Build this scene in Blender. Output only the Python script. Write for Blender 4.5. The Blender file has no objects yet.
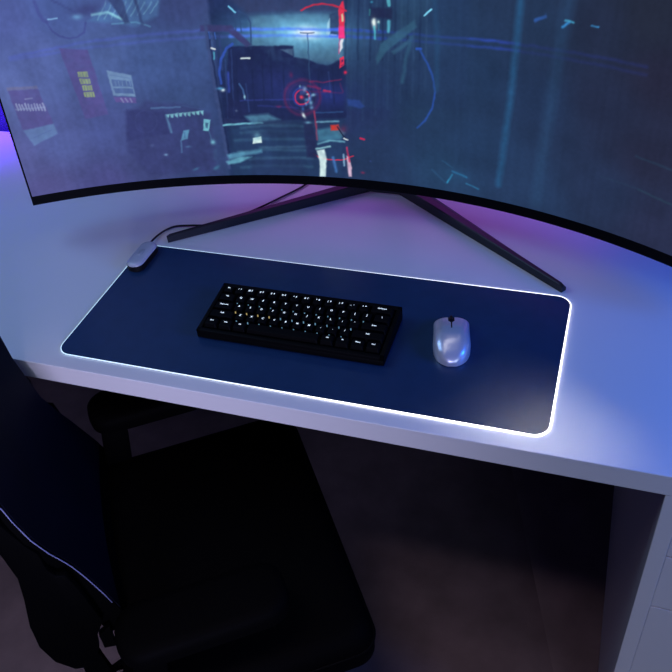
import bpy, bmesh, math, json
import numpy as np
from mathutils import Vector, Matrix

# ---- light levels
RIM_HI, RIM_LO = 3.2, 1.0
SCREEN = 1.0
WORLD, WORLD_C = .07, (.24, .22, .8)
LIGHTS = [
    (('ceiling_glow', (-1.0, .1, 2.1), (-.2, .15, .78), 1.0, (.36, .60, 1.0), 10), {}),
    (('streak_fill', (.42, .235, 1.9), (.58, .14, .81), .14, (1.0, .90, .84), .75), dict(size_y=1.9, along=(-.35, -.8, .85), spread=math.radians(115))),  # unseen strip light added so its reflection draws a streak on the mouse
    (('blue_lamp', (1.6, -.05, 1.30), (.8, .1, .78), .4, (.012, .17, 1.0), 9), {}),
    (('front_edge_fill', (.70, -1.15, .92), (.05, -.03, .76), .2, (.62, .59, 1.0), 1.35), dict(spread=math.radians(64))),  # added off-camera fill, cone narrowed onto the desk's left front edge
    (('cabinet_front_fill', (1.9, -2.0, .9), (.9, .0, .6), .8, (.64, .77, 1.0), 8.5), {}),  # added off-camera fill for the cabinet front and right desk edge
    (('pad_glow_fill', (.79, .52, 1.6), (.715, -.03, .78), .16, (1.0, .95, .9), .034), dict(spread=math.radians(12))),  # added light; its reflection stands in for bloom at the pad's near right corner
    (('floor_fill', (.2, -.75, 2.3), (.2, -.12, 0), 1.4, (1.0, .80, .88), .65), dict(size_y=.1, spread=math.radians(26))),  # unseen overhead fill added to brighten the floor below the desk's front edge
    (('violet_backlight', (.38, .62, .905), (.38, .2, .82), .8, (.66, .14, 1.0), .34), dict(size_y=.08)),
    (('wall_wash', (-.85, .30, 1.15), (-.75, .66, .92), .4, (.07, .015, 1.0), 5.0), dict(spread=math.radians(60))),
    (('edge_strip', (-.85, .625, .86), (-.85, .60, .78), .8, (.34, .04, 1.0), .4), dict(size_y=.03)),
]
BASE=json.loads("""[[[-0.5601,0.3096],[80,94,158]],[[-0.5408,0.2453],[84,100,160]],[[-0.594,0.1965],[92,108,168]],[[-0.6029,0.0846],[86,92,150]],[[-0.5782,0.023],[82,82,138]],[[-0.4758,0.3144],[74,94,156]],[[-0.4338,0.2323],[76,96,150]],[[-0.3546,0.2252],[66,88,142]],[[-0.5302,0.108],[80,92,150]],[[-0.4449,0.1142],[72,84,142]],[[-0.4679,0.014],[72,74,130]],[[-0.3931,0.0341],[62,70,120]],[[-0.3014,0.1548],[58,78,126]],[[-0.2871,0.2371],[60,80,132]],[[-0.2777,0.2912],[56,68,116]],[[-0.304,0.0368],[52,66,112]],[[-0.217,0.1515],[42,58,102]],[[-0.2152,0.0339],[46,66,108]],[[-0.1318,0.1513],[40,54,98]],[[-0.1255,0.035],[46,68,108]],[[-0.0648,0.1362],[40,52,98]],[[0.0042,0.1571],[36,50,90]],[[0.0073,0.2369],[38,56,92]],[[0.0002,0.0526],[36,54,88]],[[0.0877,0.2716],[40,66,100]],[[0.0878,0.1481],[36,58,90]],[[0.1226,0.0503],[38,64,98]],[[0.1839,0.2069],[34,54,86]],[[0.1892,0.0963],[36,58,92]],[[0.2682,0.3023],[36,54,84]],[[0.2789,0.1915],[35,52,84]],[[0.2762,0.0469],[38,58,92]],[[0.3543,0.3007],[35,44,68]],[[0.3676,0.2087],[36,44,70]],[[0.3867,0.0775],[37,50,80]],[[0.419,0.3231],[36,42,60]],[[0.4458,0.2527],[38,40,62]],[[0.4523,0.1435],[38,42,66]],[[0.4859,0.0472],[40,46,74]]]""")
SHAPES=json.loads("""[["P",[[-0.2463,0.327],[-0.0282,0.3242],[-0.0466,0.0074],[-0.2538,0.0017]],[31,43,84],0.93,0.0031],
["P",[[-0.244,0.1066],[-0.0399,0.1238],[-0.0466,0.0074],[-0.2538,0.0017]],[42,70,106],0.55,0.00775],
["G",[-0.1054,0.2521],0.1023,0.0434,[78,142,184],0.95,0],
["P",[[-0.1824,0.2862],[-0.0301,0.291],[-0.0347,0.2132],[-0.1192,0.211],[-0.1893,0.2337]],[82,122,148],0.6,0.0062],
["G",[-0.0917,0.2599],0.0682,0.02015,[120,200,240],0.95,0],
["G",[-0.0933,0.2599],0.02325,0.0093,[225,250,255],1,0],
["G",[-0.0933,0.2599],0.0124,0.00543,[255,255,255],1,0],
["P",[[-0.2323,0.3264],[-0.0266,0.3242],[-0.0285,0.2925],[-0.1852,0.2893]],[52,64,104],0.9,0.00465],
["P",[[-0.2245,0.2401],[-0.118,0.2396],[-0.1181,0.2222],[-0.0954,0.2177],[-0.0793,0.2117],[-0.063,0.209],[-0.0476,0.2174],[-0.0327,0.2196],[-0.0381,0.1239],[-0.2474,0.1067]],[31,41,82],0.95,0.00155],
["P",[[-0.14,0.2332],[-0.1185,0.2349],[-0.1196,0.2238]],[86,120,150],0.6,0.00124],
["L",[[-0.0935,0.2584],[-0.094,0.2146],[-0.0962,0.1689]],0.00186,[50,80,120],0.8,0.00093],
["P",[[-0.0557,0.289],[-0.0299,0.2954],[-0.0323,0.2536],[-0.0562,0.259]],[46,66,104],0.9,0.00155],
["P",[[-0.06,0.274],[-0.0554,0.2816],[-0.0572,0.2559],[-0.0627,0.2589]],[170,215,235],0.8,0.00124],
["L",[[-0.0547,0.2568],[-0.0466,0.257]],0.00201,[225,240,240],1,0.00093],
["L",[[-0.1047,0.2598],[-0.082,0.26]],0.00171,[60,90,130],0.9,0.00062],
["L",[[-0.5695,0.2526],[-0.444,0.2628],[-0.2659,0.266],[-0.1688,0.2662]],0.00341,[82,98,205],0.42,0.00248],
["L",[[-0.2175,0.2657],[-0.0929,0.2652],[0.0244,0.2649]],0.00372,[84,132,255],0.9,0.00217],
["L",[[-0.0557,0.2658],[0.0323,0.2646]],0.0031,[60,100,245],0.7,0.00186],
["L",[[0.0084,0.2649],[0.1191,0.2638],[0.2388,0.2661]],0.0031,[50,78,190],0.7,0.00201],
["L",[[0.2116,0.2657],[0.3306,0.2654],[0.4242,0.265]],0.0031,[42,54,130],0.4,0.00248],
["L",[[-0.5707,0.2486],[-0.4464,0.2528],[-0.2676,0.2559],[-0.1701,0.2562]],0.00341,[82,98,205],0.336,0.00248],
["L",[[-0.2189,0.2557],[-0.0937,0.2553],[0.0241,0.2552]],0.00372,[84,132,255],0.7200000000000001,0.00217],
["L",[[-0.0564,0.256],[0.0321,0.2549]],0.0031,[60,100,245],0.5599999999999999,0.00186],
["L",[[0.008,0.2552],[0.1193,0.2543],[0.2396,0.2562]],0.0031,[50,78,190],0.5599999999999999,0.00201],
["L",[[0.2122,0.2566],[0.3319,0.2551],[0.4261,0.2544]],0.0031,[42,54,130],0.32000000000000006,0.00248],
["P",[[-0.2645,0.2745],[-0.2149,0.2726],[-0.185,0.2415],[-0.1952,0.2385],[-0.2212,0.2627],[-0.2662,0.2645]],[58,60,108],0.9,0.00155],
["L",[[-0.2522,0.2607],[-0.2548,0.2032]],0.00248,[46,62,112],0.8,0.00093],
["L",[[-0.2442,0.2604],[-0.2466,0.2028]],0.00248,[46,62,112],0.8,0.00093],
["L",[[-0.2361,0.2601],[-0.2399,0.2026]],0.00248,[46,62,112],0.8,0.00093],
["L",[[-0.2564,0.2749],[-0.257,0.1999],[-0.2552,0.1353],[-0.2535,0.0289]],0.00527,[58,74,120],0.9,0.00155],
["L",[[-0.253,0.2608],[-0.2529,0.1998],[-0.2509,0.1351],[-0.2491,0.0345]],0.0031,[30,42,80],0.85,0.00124],
["L",[[-0.2076,0.2899],[-0.2078,0.2655]],0.00186,[44,70,110],0.8,0.00093],
["L",[[-0.1996,0.2897],[-0.2002,0.2622]],0.00186,[44,70,110],0.8,0.00093],
["L",[[-0.2006,0.2942],[-0.1886,0.2879],[-0.1838,0.2756],[-0.1864,0.2431]],0.00248,[48,72,116],0.85,0.00093],
["L",[[-0.2155,0.3014],[-0.2049,0.2921]],0.00232,[125,215,250],1,0.00077],
["L",[[-0.2067,0.2201],[-0.1927,0.2201]],0.00248,[225,245,245],1,0.00077],
["L",[[-0.2518,0.2379],[-0.2472,0.2361]],0.00263,[225,235,235],1,0.00093],
["L",[[-0.2497,0.2306],[-0.2504,0.2209]],0.00248,[80,170,195],0.8,0.00093],
["L",[[-0.2528,0.2623],[-0.2527,0.2529]],0.00186,[70,120,220],0.7,0.00093],
["L",[[-0.2431,0.2619],[-0.243,0.2526]],0.00186,[70,120,220],0.7,0.00093],
["L",[[-0.2174,0.2438],[-0.2283,0.2362],[-0.2389,0.2205],[-0.2454,0.1995],[-0.2451,0.1795]],0.00403,[50,82,175],0.85,0.00093],
["L",[[-0.2307,0.1974],[-0.2337,0.1656]],0.00403,[54,76,170],0.7,0.00155],
["G",[-0.2442,0.1685],0.00341,0.00248,[225,245,250],1,0],
["G",[-0.248,0.1712],0.00543,0.00232,[90,180,230],0.7,0],
["L",[[-0.2149,0.1787],[-0.2096,0.1685],[-0.2085,0.1514]],0.00248,[80,130,190],0.7,0.00093],
["G",[-0.2086,0.1565],0.00155,0.0031,[170,225,235],0.9,0],
["G",[-0.2256,0.1327],0.00201,0.00186,[190,225,240],0.9,0],
["L",[[-0.2172,0.1498],[-0.1146,0.1524]],0.00248,[52,64,140],0.6,0.00093],
["P",[[-0.2488,0.121],[-0.2114,0.1165],[-0.2227,0.1096],[-0.2506,0.1086]],[40,50,92],0.8,0.00155],
["L",[[-0.2516,0.1077],[-0.2263,0.1088],[-0.1844,0.111]],0.00341,[110,180,200],0.9,0.00108],
["P",[[-0.2139,0.1236],[-0.1721,0.1268],[-0.1526,0.1164],[-0.2019,0.1093]],[84,140,168],0.7,0.0031],
["G",[-0.162,0.1092],0.031,0.0062,[42,60,96],0.9,-2],
["G",[-0.1693,0.0913],0.0341,0.00543,[48,70,106],0.6,0],
["P",[[-0.2034,0.0841],[-0.1899,0.0867],[-0.1888,0.0745],[-0.2048,0.0731]],[215,240,235],1,0.00093],
["G",[-0.196,0.0877],0.0062,0.0062,[110,170,190],0.6,0],
["P",[[-0.2535,0.0536],[-0.2297,0.0586],[-0.1903,0.062],[-0.191,0.0564],[-0.2201,0.051],[-0.2513,0.0441]],[98,166,196],0.75,0.00232],
["P",[[-0.2572,0.0405],[-0.231,0.0493],[-0.2097,0.049],[-0.2325,0.038],[-0.2544,0.0347]],[110,184,206],0.8,0.00186],
["P",[[-0.2784,0.0639],[-0.2714,0.0636],[-0.2743,0.0449],[-0.2814,0.0452]],[60,90,130],0.5,0.0031],
["L",[[-0.1934,0.0657],[-0.1047,0.0692]],0.00341,[80,120,150],0.45,0.00232],
["L",[[-0.214,0.0434],[-0.1028,0.049]],0.0031,[70,110,145],0.4,0.00248],
["G",[-0.0833,0.1609],0.0713,0.02015,[46,60,150],0.5,0],
["G",[-0.1536,0.1847],0.0465,0.0217,[42,52,112],0.5,0],
["L",[[-0.2135,0.2246],[-0.2232,0.1309]],0.00248,[28,38,76],0.6,0.00139],
["L",[[-0.1901,0.2014],[-0.1949,0.1374]],0.00248,[28,38,76],0.6,0.00139],
["L",[[-0.1719,0.2142],[-0.1761,0.151]],0.00248,[28,38,76],0.6,0.00139],
["L",[[-0.1568,0.2301],[-0.1617,0.1578]],0.00248,[28,38,76],0.6,0.00139],
["L",[[-0.1374,0.2109],[-0.1417,0.1374]],0.00248,[28,38,76],0.6,0.00139],
["L",[[-0.0801,0.2021],[-0.0819,0.1355]],0.00248,[28,38,76],0.6,0.00139],
["L",[[-0.0566,0.206],[-0.0572,0.1468]],0.00248,[28,38,76],0.6,0.00139],
["L",[[-0.2326,0.2187],[-0.2419,0.1208]],0.00186,[56,80,140],0.5,0.00124],
["L",[[-0.2204,0.2344],[-0.2311,0.124]],0.00186,[56,80,140],0.5,0.00124],
["L",[[-0.2032,0.1784],[-0.2044,0.1305]],0.00186,[56,80,140],0.5,0.00124],
["L",[[-0.0637,0.1993],[-0.0616,0.1567]],0.00186,[56,80,140],0.5,0.00124],
["P",[[-0.2368,0.1555],[-0.2111,0.1445],[-0.2066,0.127],[-0.2252,0.1168],[-0.2448,0.1244]],[34,42,84],0.7,0.00232],
["L",[[-0.1779,0.1647],[-0.1133,0.1668]],0.00217,[34,44,96],0.7,0.00155],
["L",[[-0.1876,0.1408],[-0.1194,0.1378]],0.00248,[50,62,140],0.5,0.00155],
["L",[[-0.222,0.1024],[-0.185,0.1056],[-0.0981,0.1053]],0.00403,[84,140,166],0.35,0.00279],
["L",[[-0.2232,0.0934],[-0.1861,0.0967],[-0.0989,0.0964]],0.00403,[84,140,166],0.24499999999999997,0.00279],
["L",[[-0.2357,0.0791],[-0.1879,0.0822],[-0.1001,0.0821]],0.00403,[84,140,166],0.27999999999999997,0.00279],
["L",[[-0.2332,0.0587],[-0.1903,0.062],[-0.1017,0.062]],0.00403,[84,140,166],0.315,0.00279],
["L",[[-0.246,0.044],[-0.1921,0.047],[-0.103,0.0472]],0.00403,[84,140,166],0.21,0.00279],
["L",[[-0.232,0.0284],[-0.1939,0.0319],[-0.1042,0.0321]],0.00403,[84,140,166],0.27999999999999997,0.00279],
["P",[[-0.1855,0.102],[-0.1187,0.1082],[-0.11,0.0889],[-0.1738,0.0822]],[34,50,86],0.6,0.00465],
["P",[[-0.2104,0.0433],[-0.1243,0.0482],[-0.1129,0.0146],[-0.2184,0.0089]],[38,54,92],0.6,0.00465],
["P",[[-0.5884,0.2022],[-0.5423,0.1983],[-0.5332,0.137],[-0.5839,0.1332]],[86,80,142],0.75,0.00124],
["P",[[-0.5891,0.2023],[-0.5892,0.2073],[-0.5417,0.2032],[-0.5415,0.1982]],[112,110,146],0.6,0.00124],
["P",[[-0.5839,0.1332],[-0.5332,0.137],[-0.5306,0.1189],[-0.5741,0.1046]],[98,128,176],0.7,0.00155],
["L",[[-0.5817,0.1794],[-0.5815,0.1683]],0.00263,[152,166,204],0.75,0.00077],
["L",[[-0.5774,0.1778],[-0.5769,0.1675]],0.00263,[152,166,204],0.75,0.00077],
["L",[[-0.5731,0.1762],[-0.5724,0.1667]],0.00263,[152,166,204],0.75,0.00077],
["L",[[-0.5681,0.1771],[-0.5678,0.166]],0.00263,[152,166,204],0.75,0.00077],
["L",[[-0.5638,0.1756],[-0.5632,0.1652]],0.00263,[152,166,204],0.75,0.00077],
["L",[[-0.5594,0.174],[-0.5586,0.1645]],0.00263,[152,166,204],0.75,0.00077],
["L",[[-0.5544,0.1749],[-0.554,0.1637]],0.00263,[152,166,204],0.75,0.00077],
["L",[[-0.55,0.1734],[-0.5494,0.163]],0.00263,[152,166,204],0.75,0.00077],
["L",[[-0.5456,0.1718],[-0.5447,0.1623]],0.00263,[152,166,204],0.75,0.00077],
["L",[[-0.5406,0.1728],[-0.5401,0.1616]],0.00263,[152,166,204],0.75,0.00077],
["L",[[-0.5846,0.1697],[-0.5398,0.1667]],0.00248,[140,156,198],0.55,0.00093],
["L",[[-0.566,0.1844],[-0.5549,0.1843]],0.00217,[140,150,195],0.6,0.00093],
["L",[[-0.5703,0.1183],[-0.5383,0.1272]],0.00155,[80,100,155],0.5,0.00093],
["P",[[-0.4931,0.2576],[-0.4493,0.2493],[-0.4412,0.1412],[-0.4801,0.1379]],[84,80,142],0.85,0.00124],
["P",[[-0.4744,0.2168],[-0.458,0.2152],[-0.4583,0.2067],[-0.4741,0.208]],[140,162,122],0.85,0.00077],
["L",[[-0.4708,0.2147],[-0.4707,0.2088]],0.00093,[88,92,140],0.7,0.00046],
["L",[[-0.4661,0.2142],[-0.466,0.2082]],0.00093,[88,92,140],0.7,0.00046],
["L",[[-0.4614,0.2136],[-0.4613,0.2077]],0.00093,[88,92,140],0.7,0.00046],
["P",[[-0.4738,0.2059],[-0.4573,0.2042],[-0.4576,0.1956],[-0.4735,0.197]],[140,162,122],0.85,0.00077],
["L",[[-0.4702,0.2038],[-0.47,0.1978]],0.00093,[88,92,140],0.7,0.00046],
["L",[[-0.4655,0.2032],[-0.4653,0.1972]],0.00093,[88,92,140],0.7,0.00046],
["L",[[-0.4608,0.2026],[-0.4606,0.1966]],0.00093,[88,92,140],0.7,0.00046],
["P",[[-0.4732,0.1948],[-0.4566,0.1932],[-0.4569,0.1845],[-0.4728,0.1859]],[140,162,122],0.85,0.00077],
["L",[[-0.4695,0.1927],[-0.4694,0.1866]],0.00093,[88,92,140],0.7,0.00046],
["L",[[-0.4648,0.1921],[-0.4647,0.186]],0.00093,[88,92,140],0.7,0.00046],
["L",[[-0.4601,0.1916],[-0.4599,0.1855]],0.00093,[88,92,140],0.7,0.00046],
["P",[[-0.4726,0.1836],[-0.4559,0.182],[-0.4562,0.1732],[-0.4722,0.1746]],[140,162,122],0.85,0.00077],
["L",[[-0.4689,0.1815],[-0.4688,0.1754]],0.00093,[88,92,140],0.7,0.00046],
["L",[[-0.4641,0.1809],[-0.464,0.1748]],0.00093,[88,92,140],0.7,0.00046],
["L",[[-0.4594,0.1803],[-0.4592,0.1742]],0.00093,[88,92,140],0.7,0.00046],
["P",[[-0.4276,0.2141],[-0.3903,0.2027],[-0.3901,0.1664],[-0.4268,0.1718]],[118,150,186],0.8,0.00108],
["P",[[-0.4238,0.1993],[-0.3924,0.1929],[-0.3921,0.1828],[-0.4232,0.1875]],[74,96,150],0.85,0.00077],
["P",[[-0.4234,0.1845],[-0.3919,0.1799],[-0.3916,0.1714],[-0.4226,0.1756]],[74,96,150],0.85,0.00077],
["L",[[-0.4239,0.2059],[-0.393,0.198]],0.00155,[92,118,165],0.7,0.00062],
["L",[[-0.4181,0.1954],[-0.4182,0.1878]],0.00124,[112,142,180],0.7,0.00046],
["L",[[-0.4124,0.1948],[-0.4124,0.1873]],0.00124,[112,142,180],0.7,0.00046],
["L",[[-0.4066,0.1942],[-0.4066,0.1867]],0.00124,[112,142,180],0.7,0.00046],
["L",[[-0.4008,0.1937],[-0.4008,0.1861]],0.00124,[112,142,180],0.7,0.00046],
["L",[[-0.395,0.1932],[-0.395,0.1856]],0.00124,[112,142,180],0.7,0.00046],
["P",[[-0.4271,0.1701],[-0.3902,0.1647],[-0.3913,0.1554],[-0.4244,0.1604]],[98,84,150],0.8,0.00093],
["L",[[-0.415,0.1654],[-0.4128,0.16]],0.00248,[140,150,190],0.6,0.00062],
["L",[[-0.4077,0.1647],[-0.4055,0.1593]],0.00248,[140,150,190],0.6,0.00062],
["L",[[-0.4003,0.164],[-0.3982,0.1586]],0.00248,[140,150,190],0.6,0.00062],
["P",[[-0.4383,0.2924],[-0.4188,0.3088],[-0.3831,0.3295],[-0.3188,0.3249],[-0.3283,0.2926],[-0.3661,0.2784],[-0.3958,0.287]],[80,124,176],0.55,0.0031],
["L",[[-0.4223,0.294],[-0.4039,0.3194]],0.00171,[120,175,205],0.5,0.00093],
["L",[[-0.4121,0.2942],[-0.394,0.3186]],0.00171,[120,175,205],0.5,0.00093],
["L",[[-0.4019,0.2945],[-0.3842,0.3178]],0.00171,[120,175,205],0.5,0.00093],
["L",[[-0.3916,0.2949],[-0.3742,0.317]],0.00171,[120,175,205],0.5,0.00093],
["L",[[-0.3814,0.2952],[-0.3643,0.3162]],0.00171,[120,175,205],0.5,0.00093],
["L",[[-0.3711,0.2956],[-0.3543,0.3155]],0.00171,[120,175,205],0.5,0.00093],
["L",[[-0.3607,0.2961],[-0.3443,0.3147]],0.00171,[120,175,205],0.5,0.00093],
["L",[[-0.3504,0.2965],[-0.3342,0.3141]],0.00171,[120,175,205],0.5,0.00093],
["L",[[-0.3401,0.297],[-0.3242,0.3134]],0.00171,[120,175,205],0.5,0.00093],
["L",[[-0.4297,0.3022],[-0.4046,0.303],[-0.3852,0.2922]],0.00403,[140,205,225],0.8,0.00155],
["L",[[-0.4023,0.286],[-0.3645,0.286],[-0.3442,0.2768]],0.00201,[100,160,200],0.7,0.00124],
["P",[[-0.4042,0.3313],[-0.38,0.3293],[-0.3741,0.2852],[-0.3822,0.2843]],[52,66,112],0.85,0.00155],
["L",[[-0.3593,0.3247],[-0.3557,0.2822]],0.00465,[52,66,112],0.8,0.00155],
["G",[-0.4354,0.3103],0.0217,0.00744,[60,68,122],0.9,-4],
["L",[[-0.4837,0.3301],[-0.4661,0.3164],[-0.453,0.3076]],0.00372,[66,80,140],0.8,0.00093],
["L",[[-0.5107,0.3302],[-0.5089,0.3152],[-0.5052,0.3012],[-0.4997,0.2991]],0.00543,[70,80,146],0.75,0.00155],
["L",[[-0.5012,0.2992],[-0.4959,0.2849],[-0.4861,0.2752],[-0.472,0.2697],[-0.4593,0.2707],[-0.4481,0.2781],[-0.4417,0.2912]],0.00279,[66,76,140],0.8,0.00093],
["G",[-0.453,0.3015],0.00775,0.00403,[112,165,215],0.8,0],
["L",[[-0.4973,0.3023],[-0.4844,0.3019]],0.00217,[135,185,230],0.9,0.00077],
["P",[[-0.3868,0.1489],[-0.3748,0.1582],[-0.3527,0.1512],[-0.3257,0.151],[-0.2872,0.1384],[-0.2716,0.1289],[-0.2744,0.0785],[-0.2778,0.0221],[-0.3954,0.0228],[-0.4237,0.0715],[-0.4133,0.1427]],[54,60,110],0.62,0.00387],
["P",[[-0.4109,0.1459],[-0.3454,0.1367],[-0.3422,0.0989],[-0.4215,0.0898]],[50,56,108],0.5,0.00232],
["L",[[-0.3638,0.1204],[-0.3647,0.1173],[-0.366,0.1144],[-0.3677,0.1116],[-0.3698,0.1091],[-0.3723,0.1069],[-0.375,0.1051],[-0.3779,0.1038],[-0.3809,0.1029],[-0.3839,0.1025],[-0.3869,0.1027],[-0.3898,0.1033],[-0.3925,0.1045],[-0.3949,0.1061],[-0.397,0.1081],[-0.3986,0.1105],[-0.3999,0.1132],[-0.4007,0.116],[-0.401,0.1191],[-0.4008,0.1222],[-0.4002,0.1253],[-0.399,0.1283],[-0.3975,0.1311],[-0.3956,0.1337],[-0.3933,0.136],[-0.3907,0.1379],[-0.388,0.1394],[-0.385,0.1405],[-0.3821,0.1411],[-0.3791,0.1412],[-0.3762,0.1408],[-0.3734,0.1399],[-0.3709,0.1386],[-0.3686,0.1369],[-0.3667,0.1347],[-0.3652,0.1323],[-0.3642,0.1295],[-0.3636,0.1266],[-0.3635,0.1235],[-0.3638,0.1204]],0.00186,[64,74,128],0.4,0.00124],
["L",[[-0.3692,0.1444],[-0.3205,0.1429]],0.0031,[80,112,160],0.8,0.00108],
["L",[[-0.3166,0.1452],[-0.2807,0.1363]],0.00248,[60,80,130],0.7,0.00093],
["P",[[-0.3472,0.1315],[-0.3403,0.1319],[-0.3429,0.1256],[-0.3462,0.1276]],[125,190,204],0.9,0.00093],
["P",[[-0.3398,0.1318],[-0.3329,0.1322],[-0.3357,0.125],[-0.3392,0.1261]],[125,190,204],0.9,0.00093],
["P",[[-0.3325,0.1321],[-0.3256,0.1325],[-0.3284,0.1244],[-0.3315,0.1281]],[125,190,204],0.9,0.00093],
["P",[[-0.3251,0.1324],[-0.3182,0.1328],[-0.3207,0.1264],[-0.3244,0.1267]],[125,190,204],0.9,0.00093],
["P",[[-0.3177,0.1327],[-0.3108,0.1332],[-0.3134,0.1259],[-0.3167,0.1288]],[125,190,204],0.9,0.00093],
["P",[[-0.3103,0.133],[-0.3034,0.1335],[-0.3061,0.1254],[-0.3096,0.1274]],[125,190,204],0.9,0.00093],
["P",[[-0.3029,0.1334],[-0.296,0.1339],[-0.2984,0.1275],[-0.3018,0.1295]],[125,190,204],0.9,0.00093],
["P",[[-0.2955,0.1338],[-0.2885,0.1343],[-0.2911,0.1271],[-0.2947,0.1281]],[125,190,204],0.9,0.00093],
["P",[[-0.2881,0.1342],[-0.2811,0.1348],[-0.2838,0.1266],[-0.287,0.1303]],[125,190,204],0.9,0.00093],
["L",[[-0.3467,0.1297],[-0.3443,0.1153],[-0.3436,0.1008]],0.00403,[88,130,170],0.7,0.00155],
["P",[[-0.2843,0.1197],[-0.2726,0.1174],[-0.2789,0.0974],[-0.2885,0.0993]],[120,196,212],0.9,0.00093],
["P",[[-0.2819,0.1134],[-0.2769,0.1122],[-0.2802,0.1025],[-0.2833,0.1045]],[60,90,130],0.8,0.00093],
["P",[[-0.3228,0.1012],[-0.3122,0.1024],[-0.3176,0.0854],[-0.3293,0.0843]],[92,150,184],0.85,0.00108],
["L",[[-0.3217,0.0975],[-0.3216,0.0884]],0.00155,[60,90,135],0.7,0.00077],
["L",[[-0.2784,0.097],[-0.2761,0.0786]],0.00217,[70,110,150],0.6,0.00093],
["G",[-0.2749,0.0776],0.00372,0.00434,[120,190,210],0.9,0],
["L",[[-0.3294,0.0834],[-0.3317,0.0613]],0.00279,[80,120,165],0.6,0.00093],
["G",[-0.36,0.0596],0.00341,0.00217,[120,160,200],0.8,0],
["G",[-0.3193,0.0716],0.00465,0.00186,[80,120,165],0.7,0],
["G",[-0.3125,0.0287],0.0062,0.00248,[70,120,160],0.6,-20],
["G",[-0.2766,0.0297],0.0062,0.0031,[70,130,165],0.7,-30],
["G",[-0.3808,0.0783],0.00465,0.0031,[80,96,150],0.5,0],
["P",[[-0.0282,0.3242],[0.163,0.3325],[0.1635,0.1576],[-0.0391,0.1376]],[36,56,92],0.5,0.00465],
["L",[[-0.027,0.3185],[-0.0343,0.2195]],0.00248,[26,40,74],0.4,0.00155],
["L",[[-0.027,0.3185],[-0.0388,0.171]],0.00248,[28,42,76],0.3,0.00217],
["L",[[-0.0173,0.3187],[-0.0241,0.2199]],0.00248,[52,80,116],0.4,0.00155],
["L",[[-0.0173,0.3187],[-0.0318,0.1088]],0.00248,[48,74,110],0.3,0.00217],
["L",[[-0.0076,0.3189],[-0.0139,0.2204]],0.00248,[26,40,74],0.4,0.00155],
["L",[[-0.0076,0.3189],[-0.0208,0.1147]],0.00248,[28,42,76],0.3,0.00217],
["L",[[0.0021,0.3192],[-0.0038,0.2209]],0.00248,[52,80,116],0.4,0.00155],
["L",[[0.0021,0.3192],[-0.0099,0.1207]],0.00248,[48,74,110],0.3,0.00217],
["L",[[0.0118,0.3195],[0.0064,0.2214]],0.00248,[26,40,74],0.4,0.00155],
["L",[[0.0118,0.3195],[0.001,0.1266]],0.00248,[28,42,76],0.3,0.00217],
["L",[[0.0214,0.3198],[0.0165,0.222]],0.00248,[52,80,116],0.4,0.00155],
["L",[[0.0214,0.3198],[0.0118,0.1326]],0.00248,[48,74,110],0.3,0.00217],
["L",[[0.031,0.3201],[0.0266,0.2226]],0.00248,[26,40,74],0.4,0.00155],
["L",[[0.031,0.3201],[0.0225,0.1385]],0.00248,[28,42,76],0.3,0.00217],
["L",[[0.0406,0.3205],[0.0367,0.2232]],0.00248,[52,80,116],0.4,0.00155],
["L",[[0.0406,0.3205],[0.0331,0.1444]],0.00248,[48,74,110],0.3,0.00217],
["L",[[0.0502,0.3208],[0.0468,0.2239]],0.00248,[26,40,74],0.4,0.00155],
["L",[[0.0502,0.3208],[0.0437,0.1503]],0.00248,[28,42,76],0.3,0.00217],
["L",[[0.0598,0.3212],[0.0568,0.2246]],0.00248,[52,80,116],0.4,0.00155],
["L",[[0.0598,0.3212],[0.0541,0.1562]],0.00248,[48,74,110],0.3,0.00217],
["L",[[0.0693,0.3217],[0.0668,0.2254]],0.00248,[26,40,74],0.4,0.00155],
["L",[[0.0693,0.3217],[0.0646,0.1621]],0.00248,[28,42,76],0.3,0.00217],
["L",[[0.0788,0.3221],[0.0768,0.2261]],0.00248,[52,80,116],0.4,0.00155],
["L",[[0.0788,0.3221],[0.0749,0.1679]],0.00248,[48,74,110],0.3,0.00217],
["L",[[0.0883,0.3226],[0.0868,0.2269]],0.00248,[26,40,74],0.4,0.00155],
["L",[[0.0883,0.3226],[0.0851,0.1738]],0.00248,[28,42,76],0.3,0.00217],
["L",[[0.0978,0.3231],[0.0967,0.2278]],0.00248,[52,80,116],0.4,0.00155],
["L",[[0.0978,0.3231],[0.0953,0.1796]],0.00248,[48,74,110],0.3,0.00217],
["P",[[0.0238,0.2469],[0.0784,0.2854],[0.083,0.2756],[0.0331,0.2353],[0.0179,0.2143],[0.0166,0.2251]],[52,92,122],0.85,0.00186],
["P",[[0.0412,0.2358],[0.0687,0.2556],[0.0703,0.2498],[0.046,0.2315]],[52,90,120],0.8,0.00186],
["L",[[0.0735,0.2589],[0.0653,0.2283],[0.0583,0.1904]],0.0062,[50,88,120],0.75,0.00217],
["P",[[0.0508,0.3209],[0.1182,0.3242],[0.0939,0.2921],[0.053,0.2635]],[46,78,108],0.4,0.0062],
["G",[0.0153,0.2786],0.00356,0.00806,[240,255,250],1,0],
["L",[[0.015,0.2719],[0.0149,0.254]],0.00294,[80,190,205],0.85,0.00124],
["G",[0.0224,0.2796],0.00201,0.00248,[200,240,240],0.9,0],
["L",[[0.0224,0.2781],[0.022,0.2663]],0.00186,[60,130,160],0.7,0.00093],
["L",[[0.0384,0.3176],[0.0389,0.3049]],0.00558,[92,190,205],0.85,0.00124],
["L",[[0.0383,0.2803],[0.0376,0.2656]],0.00465,[88,180,205],0.8,0.00139],
["G",[0.0129,0.3077],0.00217,0.00186,[60,150,190],0.8,0],
["L",[[0.0088,0.2965],[0.0078,0.2892]],0.00217,[60,150,150],0.6,0.00093],
["P",[[0.0113,0.2995],[0.0442,0.3008],[0.0423,0.2849],[0.0108,0.285]],[34,42,78],0.8,0.00186],
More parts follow.
